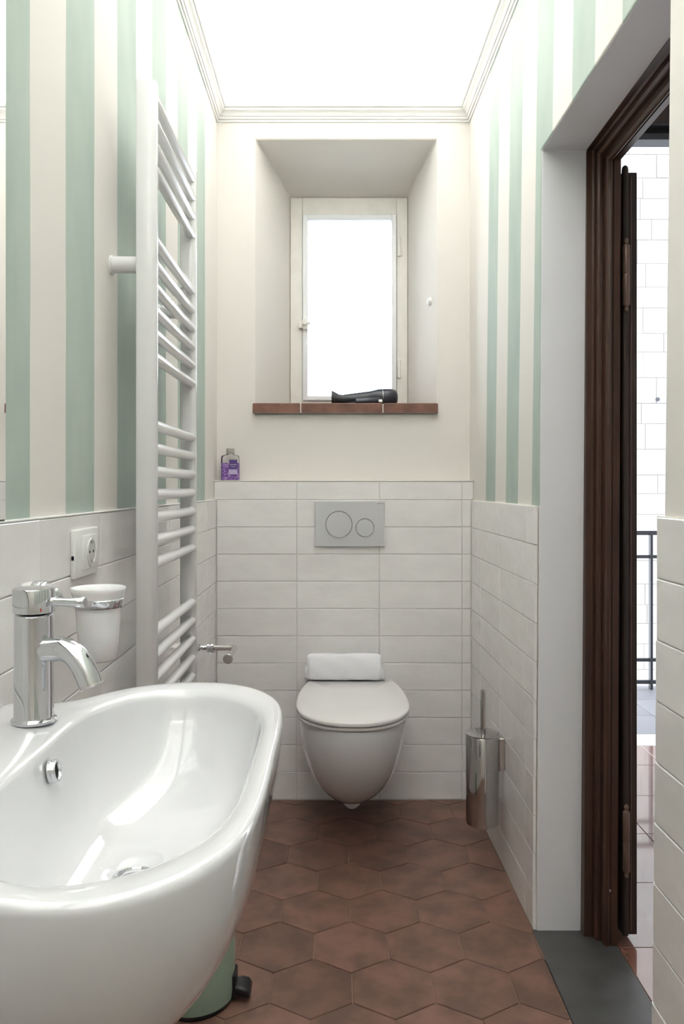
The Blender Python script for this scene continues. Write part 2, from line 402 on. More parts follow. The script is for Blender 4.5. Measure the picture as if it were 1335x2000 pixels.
# left wall tiles (face +X), u runs +Y... mirrored so that normal points to +X: U = (0,1,0)
G().box(XL-0.001, XLT-0.003, -0.15, YT+0.005, -0.01, ZTOP+0.001, 0.001).build('grout_bed', M_GROUT, wl)
def run(parent, face, y0, y1, joints, nx, y0f=None, y1f=None):
    js = [j for j in joints if y0+0.02 < j < y1-0.02]
    ed = [y0]+js+[y1]
    for k in range(11):
        z0 = ZTOP-ROW*(k+1); h = ROW
        if z0 < 0.001: h -= 0.001-z0; z0 = 0.001
        ee = list(ed)
        if y0f: ee[0] = y0f(z0+h/2)
        if y1f: ee[-1] = y1f(z0+h/2)
        for a, b in zip(ee, ee[1:]):
            if nx > 0: wtile(parent, (XLT, a, z0), (0, 1, 0), (1, 0, 0), b-a, h)
            else:
                d = Vector((RS, -1, 0)).normalized()      # along the wall towards the camera
                wtile(parent, (xrt(b), b, z0), d, Vector((-1, -RS, 0)).normalized(), (b-a)*math.sqrt(1+RS*RS), h)
run(wl, 'L', -0.1, YT-0.0015, [1.161+0.2985*k for k in range(-5, 7)], 1)
run(wr, 'R', far(0), YT-0.0015, [2.088, 2.3865, 2.685], -1, y0f=lambda z: far(z)+0.002)
run(wr, 'R', 0.0, near(0), [1.17-0.2985*k for k in range(0, 6)], -1, y1f=lambda z: near(z)+0.004)
def slab(y0, y1, z0, z1, inner, outer):
    V = [(f(y), y, z) for z in (z0, z1) for y in (y0, y1) for f in (inner, outer)]
    return G().add(V, [[0,1,3,2],[4,6,7,5],[0,4,5,1],[2,3,7,6],[0,2,6,4],[1,5,7,3]])
for a, b in ((far(0)+0.003, YT+0.005), (-0.02, near(0.6)-0.001)):
    slab(a, b, -0.01, ZTOP+0.001, lambda y: xrt(y)+0.003, lambda y: xr(y)+0.001).build('grout_bed', M_GROUT, wr)
# caulk bead over the side tiles
G().box(XL, XLT+0.0005, 0.0, YT, ZTOP, ZTOP+0.003, 0.001).build('caulk', M_CORN, wl)

# ------------------------------------------------------------------ doorway: frame, leaf, hinges
d1 = thing('door_1', 'dark walnut door frame lining the doorway on the right', 'door frame', (0.65, 1.98, 0)); struct(d1)
fp = [(0.620, 2.02), (0.6217, 1.986), (0.634, 1.985), (0.6385, 1.981), (0.6395, 1.984), (0.6425, 1.984), (0.643, 1.972), (0.6475, 1.966), (0.6535, 1.965), (0.655, 1.967), (0.657, 1.967), (0.6575, 1.950), (0.6605, 1.942), (0.666, 1.9395), (0.6705, 1.943), (0.6715, 1.946), (0.6735, 1.946), (0.6745, 1.943), (0.690, 1.944), (0.6915, 1.965), (0.6995, 1.967), (0.6995, 2.02)]
fpj = [(x, y) for x, y in fp]
G().prism([(x, y, 0.0) for x, y in fpj], (0, -0.012*1.968, 1.968)).build('jamb', M_WOOD, d1)
# head: same profile turned downwards
hz = lambda y: ZL-0.002-(1.986-y) if y < 1.99 else ZL+0.012
G().prism([(x, 1.255, hz(y)) for x, y in fp], (0, 0.725, 0)).build('head', M_WOODH, d1)
G().prism([(x, 1.255-(1.986-min(y, 1.986))*-1.0 if y < 1.99 else 1.242, 0.0) for x, y in fp], (0, 0, 1.955)).build('jamb', M_WOOD, d1)
for px, py, Y in ((1194, 420, 1.9435), (1190, 1740, 1.943)):
    c = P(px, py, Y); G().lathe(c, (0, -1, 0), [(0.0036, -0.002), (0.0036, 0.0008), (0.002, 0.0016)], 16).build('screw', M_CHROME, d1, True, 40)

lf = thing('door_leaf', 'dark wooden door leaf folded back against the hall side of the doorway', 'door', (0.724, 2.0, 0.02))
G().box(0.7062, 0.744, 1.957, 2.62, 0.02, 1.912, 0.002).build('panel', M_LEAF, lf)
G().lathe((0.7135, 1.956, 0.021), (0, 0, 1), [(0.0082, 0), (0.0082, 1.895), (0.007, 1.903), (0.003, 1.907)], 20).build('bead', M_LEAF, lf, True, 40)
G().box(0.7275, 0.7295, 1.9545, 1.9572, 0.03, 1.90).build('groove_strip', M_IRON, lf)
for z0, z1 in ((1.576, 1.728), (0.183, 0.335)):
    h = G(); L_ = z1-z0
    h.lathe((0.711, 1.9395, z0), (0, 0, 1), [(0.001, -0.014), (0.0045, -0.011), (0.0055, -0.006), (0.003, -0.002), (0.006, 0), (0.0085, 0.004), (0.0088, L_*0.48), (0.0078, L_*0.5), (0.0078, L_*0.52), (0.0088, L_*0.53), (0.0086, L_-0.004), (0.006, L_), (0.003, L_+0.002), (0.0058, L_+0.008), (0.0045, L_+0.013), (0.001, L_+0.016)], 24)
    h.build('hinge', M_IRON, lf, True, 50)

# ------------------------------------------------------------------ hall and balcony seen through the doorway
hf = struct(G().box(0.690, 2.75, 0.9, 3.45, -0.06, -0.003).build('floor_hall', M_FGROUT), 'glossy tiled hall floor beyond the doorway', 'floor')
for i in range(8):
    for j in range(7):
        y1 = 1.938+0.318*(i-2); x0 = 0.6915+0.318*j; x1 = min(x0+0.316, 2.74)
        y0 = max(y1-0.316, 0.91) if True else 0
        y0, y1 = y1, min(y1+0.316, 3.448)
        y0 = max(y0, 0.91)
        if y1-y0 < 0.03 or x1-x0 < 0.03: continue
        me, loc = tilemesh('tile', [(x0, y0), (x1, y0), (x1, y1), (x0, y1)], 0.0, 0.0008)
        o = link('tile', me, M_HALLT, hf); o.location = loc
struct(G().box(0.70, 2.75, 3.45, 3.61, -0.06, 0.0).build('threshold', M_MARBLE), 'white marble sill of the balcony doorway beyond the hall', 'threshold')
bf = struct(G().box(0.70, 3.0, 3.61, 4.50, -0.20, -0.004).build('floor_balcony', M_SGROUT), 'grey balcony floor outside', 'floor')
for i in range(3):
    for j in range(8):
        x0 = 0.71+0.285*j
        me, loc = tilemesh('tile', [(x0, 3.613+0.295*i), (x0+0.282, 3.613+0.295*i), (x0+0.282, 3.905+0.295*i), (x0, 3.905+0.295*i)], 0.0, 0.0008)
        o = link('tile', me, M_BALC, bf); o.location = loc
hw = G()
hw.box(0.70, 1.05, 3.45, 3.61, 0, 3.0); hw.box(2.35, 2.87, 3.45, 3.61, 0, 3.0); hw.box(1.05, 2.35, 3.45, 3.61, 2.95, 3.0)
struct(hw.build('wall_hall_end', M_PLAST), 'hall end wall pierced by the balcony doorway', 'wall')
struct(G().box(2.75, 2.87, 0.9, 3.45, 0, 3.0).build('wall_hall_right', M_PLAST), 'hall wall opposite the bathroom door', 'wall')
struct(G().box(0.70, 2.87, 0.78, 0.9, 0, 3.0).build('wall_hall_near', M_PLAST), 'near end of the hall', 'wall')
struct(G().box(0.70, 2.87, 0.78, 3.61, 3.0, 3.1).build('ceiling_hall', M_PLAST), 'hall ceiling', 'ceiling')
d2 = thing('door_2', 'dark grey head and posts of the balcony door frame beyond the hall', 'door frame', (1.7, 3.45, 0)); struct(d2)
G().box(1.05, 2.35, 3.44, 3.52, 2.648, 2.676, 0.003).build('head_rail', M_RAIL, d2)
G().box(1.05, 2.35, 3.46, 3.52, 2.676, 2.705).build('head_groove', M_HOLE, d2)
G().box(1.05, 2.35, 3.43, 3.52, 2.705, 2.714, 0.002).build('head_bead', M_RAIL, d2)
G().box(1.05, 2.35, 3.44, 3.54, 2.714, 2.95).build('transom_panel', M_LEAF, d2)
G().box(1.05, 1.10, 3.43, 3.52, 0, 2.648, 0.003).build('post', M_LEAF, d2)
G().box(2.30, 2.35, 3.43, 3.52, 0, 2.648, 0.003).build('post', M_LEAF, d2)

rl = thing('balcony_railing', 'dark iron balcony railing with four slim horizontal rails outside', 'railing', (1.7, 4.42, 0))
for z, h in ((0.875, 0.024), (0.742, 0.018), (0.164, 0.018), (0.040, 0.020)):
    G().box(0.75, 2.95, 4.41, 4.43, z-h/2, z+h/2, 0.002).build('rail', M_RAIL, rl)
for x in (0.78, 1.757, 2.74): G().box(x-0.007, x+0.007, 4.405, 4.435, 0.0, 0.875, 0.001).build('post', M_RAIL, rl)

sw = thing('stone_house_wall', 'sunlit pale stone block wall of the house across the balcony', 'building', (3.3, 8.0, -1.5))
G().box(1.6, 5.4, 8.03, 8.3, -1.5, 6.0).build('mortar', M_SGROUT, sw)
z = -1.4; rr = random.Random(3)
while z < 5.2:
    h = rr.choice((0.19, 0.21, 0.24, 0.26)); x = 2.3-rr.random()*0.3
    while x < 4.5:
        w = rr.uniform(0.26, 0.52); g = G().box(x, x+w-0.005, 8.024-rr.uniform(0, 0.008), 8.04, z, z+h-0.005)
        g.build('stone', M_STONE, sw); x += w
    z += h
G().lathe(P(1284, 780, 7.985), (0, -1, 0), [(0.02, -0.01), (0.02, 0.004)], 16).build('wall_anchor', M_RAIL, sw)

# ------------------------------------------------------------------ window
win = G()
X0, X1, Z0, Z1 = -0.1938, 0.2918, 1.441, 2.331      # niche end
x0, x1, z0, z1 = -0.144, 0.2466, 1.4877, 2.26        # sash outline
win.box(X0, x0, YW-0.012, YW+0.06, Z0, Z1, 0.003); win.box(x1, X1, YW-0.012, YW+0.06, Z0, Z1, 0.003)
win.box(x0, x1, YW-0.012, YW+0.06, z1, Z1, 0.003); win.box(x0, x1, YW-0.012, YW+0.06, Z0, z0, 0.003)
w1 = win.build('window_1', M_WFRAME, smooth=True, angle=40); struct(w1, 'small old white casement window with bright frosted pane in the niche', 'window')
gx0, gx1, gz0, gz1 = -0.1228, 0.2265, 1.509, 2.237
sa = G()
e = 0.0015; ys, ye = YW-0.022, YW+0.018
sa.box(x0+e, gx0, ys, ye, z0+e, z1-e, 0.003); sa.box(gx1, x1-e, ys, ye, z0+e, z1-e, 0.003)
sa.box(gx0, gx1, ys, ye, gz1, z1-e, 0.003); sa.box(gx0, gx1, ys, ye, z0+e, gz0, 0.003)
s1 = sa.build('sash', M_SASH, w1, True, 40)
G().box(gx0, gx1, YW+0.002, YW+0.006, gz0, gz1).build('pane', M_GLASS, w1)
for yA, yB in ((462, 500), (703, 738)):
    a = P(779, yA, YW-0.02); b = P(779, yB, YW-0.02); h = G()
    L_ = a.z-b.z
    h.lathe((a.x, YW-0.018, b.z), (0, 0, 1), [(0.003, -0.002), (0.0075, 0), (0.0075, L_*0.52), (0.006, L_*0.53), (0.006, L_), (0.003, L_+0.003)], 20)
    h.box(a.x-0.002, a.x+0.014, YW-0.016, YW-0.011, b.z+0.002, b.z+L_*0.45, 0.001)
    h.build('hinge', M_WFRAME, w1, True, 40)
c = P(591, 633, YW-0.03); h = G()
h.box(c.x-0.017, c.x-0.002, YW-0.032, YW-0.011, c.z-0.016, c.z+0.014, 0.003)
h.box(c.x-0.002, c.x+0.020, YW-0.038, YW-0.02, c.z-0.022, c.z+0.020, 0.004)
h.lathe((c.x+0.010, YW-0.036, c.z+0.003), (0, -1, 0), [(0.012, 0), (0.013, 0.006), (0.008, 0.012)], 20)
h.box(c.x+0.014, c.x+0.032, YW-0.046, YW-0.036, c.z-0.004, c.z+0.006, 0.003)
h.build('latch', M_WFRAME, w1, True, 40)
kn = P(841, 589, 3.0); kx = 0.371-(0.371-0.2918)*(3.0-YB)/(YW-YB)
h = G().lathe((kx+0.002, 3.0, kn.z), (-1, -0.226, 0), [(0.015, 0), (0.0155, 0.003), (0.0155, 0.009), (0.012, 0.013), (0.004, 0.0145)], 24)
o = h.build('round_stopper', M_PLW, None, True, 40, loc=(kx, 3.0, kn.z)); o['label'] = 'small round white cap on the right cheek of the window niche'; o['category'] = 'cap'

sill = thing('window_sill', 'terracotta tiled sill along the bottom of the window niche', 'window sill', (0.03, 3.0, 1.405))
sx = [(493-CX)*2.905/F, (587-CX)*2.905/F, (747.5-CX)*2.905/F, (855-CX)*2.905/F]
def sillx(y, left):
    if y <= YB: return None
for k in range(3):
    a, b = sx[k]+(0.002 if k else 0), sx[k+1]-(0.002 if k < 2 else 0)
    yf = 2.905
    g = G()
    pts = []
    # front strip lies proud of the wall, the rest follows the splay of the niche
    def lim(x, y): 
        if y <= YB+0.0: return x
        t = (y-YB)/(YW-0.013-YB); lo = -0.3044+t*(0.1106)+0.002; hi = 0.371-t*0.0792-0.002
        return min(max(x, lo), hi)
    lo0 = max(a, -0.3024); hi0 = min(b, 0.369)
    poly = [(a, yf), (b, yf), (b, YB-0.001), (hi0, YB+0.001), (lim(b, YW-0.014), YW-0.014), (lim(a, YW-0.014), YW-0.014), (lo0, YB+0.001), (a, YB-0.001)]
    me, loc = tilemesh('sill_tile', poly, 0.036, 0.003, 0.0)
    o = link('sill_tile', me, M_SILLT, sill); o.location = Vector((loc[0], loc[1], 1.405))-sill.location
G().box(sx[0]+0.004, sx[3]-0.004, 2.908, 2.93, 1.4055, 1.438).build('grout_bed', M_GROUT, sill)

# hair dryer
hd = thing('hair_dryer', 'black hair dryer lying on the terracotta window sill', 'hair dryer', (0.1, 3.02, 1.441))
yd = 3.02; zz = 1.4412
def hx(px): return (px-CX)*yd/F
ring = []
body = [(664, 0.017, 0.024), (672, 0.0195, 0.0255), (700, 0.0235, 0.029), (722, 0.0265, 0.0315), (728, 0.0285, 0.0325), (738, 0.0325, 0.0335), (750, 0.0335, 0.0340), (762, 0.033, 0.0335), (770, 0.030, 0.0330), (774, 0.025, 0.0325), (776, 0.014, 0.032)]
R = []
for px, r, cz in body:
    R.append([(hx(px), yd+r*math.cos(2*PI*i/32), zz+max(cz, r)+r*math.sin(2*PI*i/32)) for i in range(32)])
G().rings(R).build('barrel', M_DRY, hd, True, 50)
R = []
for px, ry, rz, cz in ((647, 0.014, 0.0285, 0.0310), (649, 0.0145, 0.028, 0.0305), (656, 0.0165, 0.0235, 0.028), (662, 0.018, 0.0195, 0.0255), (668, 0.0190, 0.0190, 0.0250)):
    R.append([(hx(px), yd+ry*math.cos(2*PI*i/32), zz+cz+rz*math.sin(2*PI*i/32)) for i in range(32)])
G().rings(R).build('nozzle', M_DARK, hd, True, 50)
G().lathe((hx(747), yd, zz+0.0335), (1, 0, 0.03), [(0.0328, -0.0012), (0.0337, -0.0008), (0.0337, 0.0008), (0.0328, 0.0012)], 40, False).build('trim_ring', M_CHROME, hd, True)
hh = G(); R = []
for t in range(9):
    u = t/8; c = Vector((hx(742)-0.01*u, yd-0.02-0.001*u, zz+0.018)); 
    R.append([(hx(742)-0.055*u+0.016*math.cos(a)*(1-0.2*u), yd-0.030-0.004*u+0.0, 0) for a in (0,)])
hh = G().tube([(hx(744), yd-0.018, zz+0.020), (hx(735), yd-0.036, zz+0.0155), (hx(716), yd-0.045, zz+0.0135), (hx(694), yd-0.047, zz+0.0125)], [0.015, 0.0145, 0.013, 0.011], 24)
hh.build('handle', M_DRY, hd, True, 50)
G().box(hx(737), hx(745), yd-0.0545, yd-0.047, zz+0.008, zz+0.020, 0.002).build('switch', M_CHROME, hd)
cb = crom([(hx(694), yd-0.047, zz+0.0105), (hx(680), yd-0.046, zz+0.005), (hx(664), yd-0.03, zz+0.003), (hx(668), yd+0.05, zz+0.003), (hx(730), yd+0.09, zz+0.003), (hx(790), yd+0.07, zz+0.003), (hx(772), yd+0.045, zz+0.003)], 8, False)
G().tube(cb, 0.0028, 10).build('cable', M_DARK, hd, True)

# ------------------------------------------------------------------ bottle on the ledge
bt = thing('soap_bottle', 'small clear bottle with purple lavender label on the tiled ledge', 'bottle', (-0.391, 2.89, 1.1557))
bx0, bz0 = -0.391, 1.1557
def rr_ring(hw_, hd_, z, n=8, r=0.008):
    out = []
    for cx_, cy_, a0 in ((1, 1, 0), (-1, 1, 90), (-1, -1, 180), (1, -1, 270)):
        for k in range(n):
            a = math.radians(a0+90*k/(n-1)); out.append((bx0+cx_*(hw_-r)+r*math.cos(a), 2.89+cy_*(hd_-r)+r*math.sin(a), bz0+z))
    return out
G().rings([rr_ring(0.030, 0.014, 0, r=0.006), rr_ring(0.0325, 0.0165, 0.003, r=0.008), rr_ring(0.0325, 0.0165, 0.084, r=0.008), rr_ring(0.030, 0.015, 0.090, r=0.008), rr_ring(0.014, 0.012, 0.0945, r=0.0085), rr_ring(0.011, 0.011, 0.098, r=0.009)]).build('body', M_BGL, bt, True, 50)
G().rings([rr_ring(0.0322, 0.0173, 0.002, r=0.008), rr_ring(0.0328, 0.0175, 0.004, r=0.008), rr_ring(0.0328, 0.0175, 0.064, r=0.008)], False, False).build('printed_sleeve', M_LAV, bt, True, 50)
G().box(bx0-0.002, bx0+0.0275, 2.8718, 2.8724, bz0+0.020, bz0+0.075).build('label_panel', M_LAVD, bt)
G().box(bx0-0.004, bx0+0.0275, 2.8710, 2.8716, bz0+0.022, bz0+0.040).build('label_band', M_LAVL, bt)
G().box(bx0+0.001, bx0+0.025, 2.8710, 2.8716, bz0+0.056, bz0+0.0585).build('label_line', M_LAVL, bt)
G().box(bx0+0.004, bx0+0.022, 2.8710, 2.8716, bz0+0.049, bz0+0.0505).build('label_line', M_LAVL, bt)
G().lathe((bx0, 2.89, bz0+0.098), (0, 0, 1), [(0.014, 0), (0.0145, 0.002), (0.0145, 0.017), (0.0135, 0.019)], 28).build('cap', M_CAPB, bt, True, 40)

# ------------------------------------------------------------------ flush plate
fpn = thing('flush_plate', 'light grey dual flush plate with two round buttons above the toilet', 'flush plate', (0.045, YT, 0.99))
ax = lambda px: (px-CX)*2.845/F
az = lambda py: CH-(py-CY)*2.845/F
G().box(ax(615), ax(750), YT-0.0125, YT-0.0008, az(1067), az(979), 0.0012).build('plate', M_PLG, fpn)
for px, py, r in ((661.5, 1024, 26.3), (712, 1030.5, 18.3)):
    R_ = r*2.84/F
    G().lathe((ax(px), YT-0.0128, az(py)), (0, -1, 0), [(R_, -0.001), (R_, 0.0018), (R_-0.0008, 0.0028), (R_-0.002, 0.0026), (R_-0.0026, 0.0008)], 56, False).build('button_ring', M_STEEL, fpn, True, 50)
    G().lathe((ax(px), YT-0.0128, az(py)), (0, -1, 0), [(R_-0.0026, -0.001), (R_-0.0026, 0.0014), (R_-0.006, 0.0020), (0.001, 0.0022)], 56).build('button', M_PLG, fpn, True, 30)
tx = bpy.data.curves.new('logo', 'FONT'); tx.body = 'GEBERIT'; tx.size = 0.0062; tx.extrude = 0.0001; tx.align_x = 'RIGHT'
to = bpy.data.objects.new('logo', tx); COL.objects.link(to)
bpy.context.view_layer.update()
dg = bpy.context.evaluated_depsgraph_get(); tm = bpy.data.meshes.new_from_object(to.evaluated_get(dg)); bpy.data.objects.remove(to)
to = link('logo', tm, None, fpn); tm.materials.clear(); tm.materials.append(M_GREYT)
to.rotation_euler = (PI/2, 0, 0); to.location = Vector((ax(748), YT-0.0127, az(984.5)))-fpn.location

# ------------------------------------------------------------------ toilet
XTc = 0.049
t = thing('toilet', 'white wall-hung toilet with closed oval lid under the flush plate', 'toilet', (XTc, 2.6, 0.0))
def mirror(half, z):   # half: list (dx, y) from front (dx=0) to back
    pts = [(XTc+dx, y, z) for dx, y in half]; pts += [(XTc-dx, y, z) for dx, y in half[::-1] if dx > 1e-6]
    return pts
def outline(zz, w, yf, yb, wb, n=26, p=2.25):
    """D-like outline: widest w at yb-ish, front yf"""
    ym = yf+(yb-yf)*0.46; out = []
    for k in range(n+1):
        a = PI/2*k/n; out.append((w*max(0, math.sin(a))**(2/p), ym-(ym-yf)*max(0.0, math.cos(a))**(2/p)))
    for k in range(1, n+1):
        u = k/n; out.append((w+(wb-w)*(u**2.4), ym+(yb-ym)*u))
    return mirror(out, zz)
pan = []
for z, w, yf, yb, wb in ((0.418, 0.170, 2.300, 2.850, 0.150), (0.412, 0.1735, 2.296, 2.850, 0.152), (0.40, 0.1740, 2.296, 2.85, 0.152), (0.37, 0.1715, 2.300, 2.85, 0.150), (0.33, 0.1665, 2.312, 2.85, 0.146),
                         (0.29, 0.159, 2.330, 2.85, 0.140), (0.25, 0.149, 2.356, 2.85, 0.132), (0.21, 0.135, 2.392, 2.85, 0.120), (0.175, 0.119, 2.430, 2.85, 0.106), (0.145, 0.101, 2.472, 2.85, 0.090), (0.12, 0.081, 2.515, 2.845, 0.072), (0.103, 0.062, 2.555, 2.83, 0.055), (0.093, 0.046, 2.585, 2.81, 0.040), (0.0895, 0.030, 2.61, 2.79, 0.026)):
    pan.append(outline(z, w, yf, yb, wb))
G().rings(pan).build('pan', M_CER, t, True, 70)
R = [outline(z, w, 2.60, 2.78, w*0.85) for z, w in ((0.10, 0.040), (0.082, 0.038), (0.074, 0.035), (0.070, 0.028))]
G().rings(R).build('outlet_foot', M_CER, t, True, 60)
def lidshape(z0, z1, w, yf, yb, wb, r):
    return [outline(z0, w-r, yf+r, yb-r, wb-r), outline(z0+r*0.4, w-r*0.2, yf+r*0.2, yb, wb), outline(z1-r, w, yf, yb, wb), outline(z1-r*0.35, w-r*0.35, yf+r*0.35, yb-r*.35, wb-r*.35), outline(z1, w-r*1.4, yf+r*1.4, yb-r*1.4, wb-r*1.4)]
G().rings(lidshape(0.4195, 0.431, 0.177, 2.288, 2.75, 0.150, 0.004)).build('seat', M_SEAT, t, True, 70)
L_ = lidshape(0.4335, 0.449, 0.1805, 2.281, 2.79, 0.150, 0.006)
c0 = [(XTc+(x-XTc)*0.5, 2.53+(y-2.53)*0.5, 0.4505) for x, y, z in L_[-1]]
L_.append(c0)
G().rings(L_).build('lid', M_SEAT, t, True, 50)
G().box(XTc-0.12, XTc+0.12, 2.755, YT-0.002, 0.418, 0.4335, 0.003).build('hinge_cover', M_SEAT, t)

# towel
tw = thing('towel', 'folded white terry towel standing on the back of the toilet lid', 'towel', (0.05, 2.80, 0.4500))
def towel_piece(x0_, x1_, pts, seed):
    rg = random.Random(seed); n = 22; R = []
    out = crom([(0, y, z) for y, z in pts], 8)
    for k in range(n+1):
        u = k/n; x = x0_+(x1_-x0_)*u; e_ = min(u, 1-u)*2; s_ = 1-0.10*max(0, 1-e_*9)**2
        cy = sum(p.y for p in out)/len(out); cz = sum(p.z for p in out)/len(out)
        R.append([(x, cy+(p.y-cy)*s_+0.0011*math.sin(x*60+i*0.3), cz+(p.z-cz)*s_+0.0010*math.sin(x*43+i*0.5+seed)) for i, p in enumerate(out)])
    return G().rings(R)
zb = 0.4525
towel_piece(P(600, 0, 2.77).x, P(744.5, 0, 2.77).x, [(2.764, zb+0.004), (2.760, zb+0.03), (2.764, zb+0.062), (2.776, zb+0.0845), (2.800, zb+0.088), (2.815, zb+0.072), (2.818, zb+0.03), (2.812, zb+0.004), (2.79, zb+0.000)], 1).build('front_fold', M_TOWEL, tw, True)
towel_piece(P(595, 0, 2.8).x, P(748.5, 0, 2.8).x, [(2.776, zb+0.001), (2.770, zb+0.018), (2.782, zb+0.034), (2.82, zb+0.036), (2.846, zb+0.032), (2.848, zb+0.01), (2.84, zb+0.0)], 2).build('under_fold', M_TOWEL, tw, True)

# ------------------------------------------------------------------ toilet brush
Yb = 2.335; bxc = P(941, 0, Yb).x-0.001; br = 0.0495
tb = thing('toilet_brush', 'chrome toilet brush and tall cylindrical holder on the right wall', 'toilet brush', (bxc, Yb, 0.14))
zt = CH-(1434-CY)*Yb/F; zbt = CH-(1608-CY)*Yb/F
xw = xrt(Yb)
br = 0.0485; bxc = 0.430; Yb = 2.335
G().lathe((bxc, Yb, zbt), (0, 0, 1), [(br-0.006, 0), (br-0.001, 0.003), (br, 0.008), (br, zt-zbt-0.002), (br-0.0015, zt-zbt)], 56).build('holder', M_STEEL, tb, True, 40)
G().lathe((bxc, Yb, zt), (0, 0, 1), [(br-0.001, 0.0005), (br+0.0012, 0.0015), (br+0.0012, 0.004), (br-0.002, 0.0052), (0.006, 0.006)], 56).build('lid', M_STEEL, tb, True, 40)
hxr = P(943, 0, Yb).x
G().lathe((hxr, Yb, zt+0.006), (0, 0, 1), [(0.0078, 0), (0.0078, 0.12), (0.0062, 0.122), (0.0062, 0.126)][:2]+[(0.0078, CH-(1349-CY)*Yb/F-zt-0.008), (0.006, CH-(1347-CY)*Yb/F-zt-0.006)], 24).build('handle', M_STEEL, tb, True, 40)
G().box(bxc+br-0.002, xw-0.0005, Yb-0.016, Yb+0.016, zt-0.105, zt-0.008, 0.003).build('wall_bracket', M_BRUSHED, tb)

# ------------------------------------------------------------------ paper holder
ph = thing('paper_holder', 'brushed chrome toilet paper holder arm on the left wall, empty', 'paper holder', (XLT, 2.45, 0.632))
zz = 0.632; yp = 2.45; xe = -0.317
G().lathe((XLT, yp, zz), (1, 0, 0), [(0.009, -0.001), (0.0095, 0.006), (0.011, 0.008), (0.0075, 0.012), (0.0085, 0.02), (0.0065, 0.028), (0.0065, 0.034)], 24).build('stem', M_CHROME, ph, True, 40)
G().lathe((XLT+0.034, yp, zz), (1, 0, 0), [(0.012, 0), (0.0155, 0.001), (0.0155, 0.009), (0.0125, 0.010), (0.0125, 0.012), (0.0155, 0.013), (0.0155, 0.021), (0.012, 0.022)], 28).build('collar', M_CHROME, ph, True, 40)
G().tube([(XLT+0.055, yp, zz), (xe-0.012, yp, zz), (xe-0.004, yp-0.002, zz), (xe, yp-0.009, zz), (xe, yp-0.02, zz), (xe, 2.297, zz)], 0.0085, 24).build('arm', M_BRUSHED, ph, True, 50)
G().lathe((xe, 2.299, zz), (0, -1, 0), [(0.009, 0), (0.0145, 0.002), (0.0145, 0.011), (0.013, 0.0125)], 32).build('end_cap', M_BRUSHED, ph, True, 40)

# ------------------------------------------------------------------ towel radiator
rd = thing('towel_radiator', 'tall white ladder towel radiator on the striped left wall', 'radiator', (-0.375, 1.77, 0.45))
def dtube(y, zb_, zt_):
    # D-shaped upright, rounded towards the room
    c = []; xb, xf, hw_ = -0.3925, -0.3545, 0.0195
    prof_ = [(xb, y-0.014), (xb+0.004, y-hw_), (xf-0.012, y-hw_), (xf-0.004, y-hw_*0.72), (xf, y-0.006), (xf, y+0.006), (xf-0.004, y+hw_*0.72), (xf-0.012, y+hw_), (xb+0.004, y+hw_), (xb, y+0.014)]
    pts = crom([(a, b, 0) for a, b in prof_], 4)
    mx, my = (xb+xf)/2, y
    R = []
    for z, s_ in ((zb_, 0.9), (zb_+0.002, 1), (zt_-0.004, 1), (zt_-0.001, 0.96), (zt_, 0.88)): R.append([(mx+(p.x-mx)*s_, my+(p.y-my)*s_, z) for p in pts])
    return G().rings(R)
YN, YF = 1.556, 1.988
for y in (YN, YF): dtube(y, 0.45, 1.928).build('upright', M_RAD, rd, True, 50)
bars = [1.902, 1.8555, 1.809, 1.7625]+[1.622-0.0464*k for k in range(6)]+[1.254-0.046*k for k in range(7)]+[0.842-0.0464*k for k in range(8)]
gm = None
for z in bars:
    n = 20; R = []
    for y, s_ in ((YN+0.008, 1), (YF-0.010, 1), (YF-0.004, 0.9), (YF-0.001, 0.6)):
        R.append([(-0.3655+0.0112*s_*math.cos(2*PI*i/n), y, z+0.0112*s_*math.sin(2*PI*i/n)) for i in range(n)])
    if gm is None:
        o = G().rings([[(p[0], p[1], p[2]-z) for p in r] for r in R])
        me = mesh('bar', [v-Vector((rd.location.x, rd.location.y, 0)) for v in o.V], o.F, True, 50); me.materials.append(M_RAD); gm = me
    b = link('bar', gm, None, rd); b.location = (0, 0, z-rd.location.z)
for y, z in ((YN+0.006, 1.571), (YF-0.006, 1.571), (YN+0.006, 0.60), (YF-0.006, 0.60)):
    G().lathe((XL if z > ZTOP else XLT, y, z), (1, 0, 0), [(0.0185, 0), (0.0185, 0.003), (0.0165, 0.004), (0.0165, 0.058 if z > ZTOP else 0.048)], 32).build('wall_bracket', M_RAD, rd, True, 40)
for y in (1.647, 1.905):
    g = G().lathe((-0.377, y, 1.598), (1, 0, 0), [(0.006, -0.02), (0.006, 0), (0.016, 0.0), (0.016, 0.004), (0.013, 0.006)], 28); g.build('clamp', M_RAD, rd, True, 40)

# ------------------------------------------------------------------ mirror
mr = thing('wall_mirror', 'large frameless mirror above the basin on the left wall', 'mirror', (XL, 0.5, 1.081))
G().box(XL+0.0005, -0.4285, -0.02, 1.018, 1.0865, 2.05, 0.0008).build('backing', M_MEDGE, mr)
G().box(-0.4284, -0.4265, -0.018, 1.0155, 1.089, 2.048).build('glass', M_MIRROR, mr)

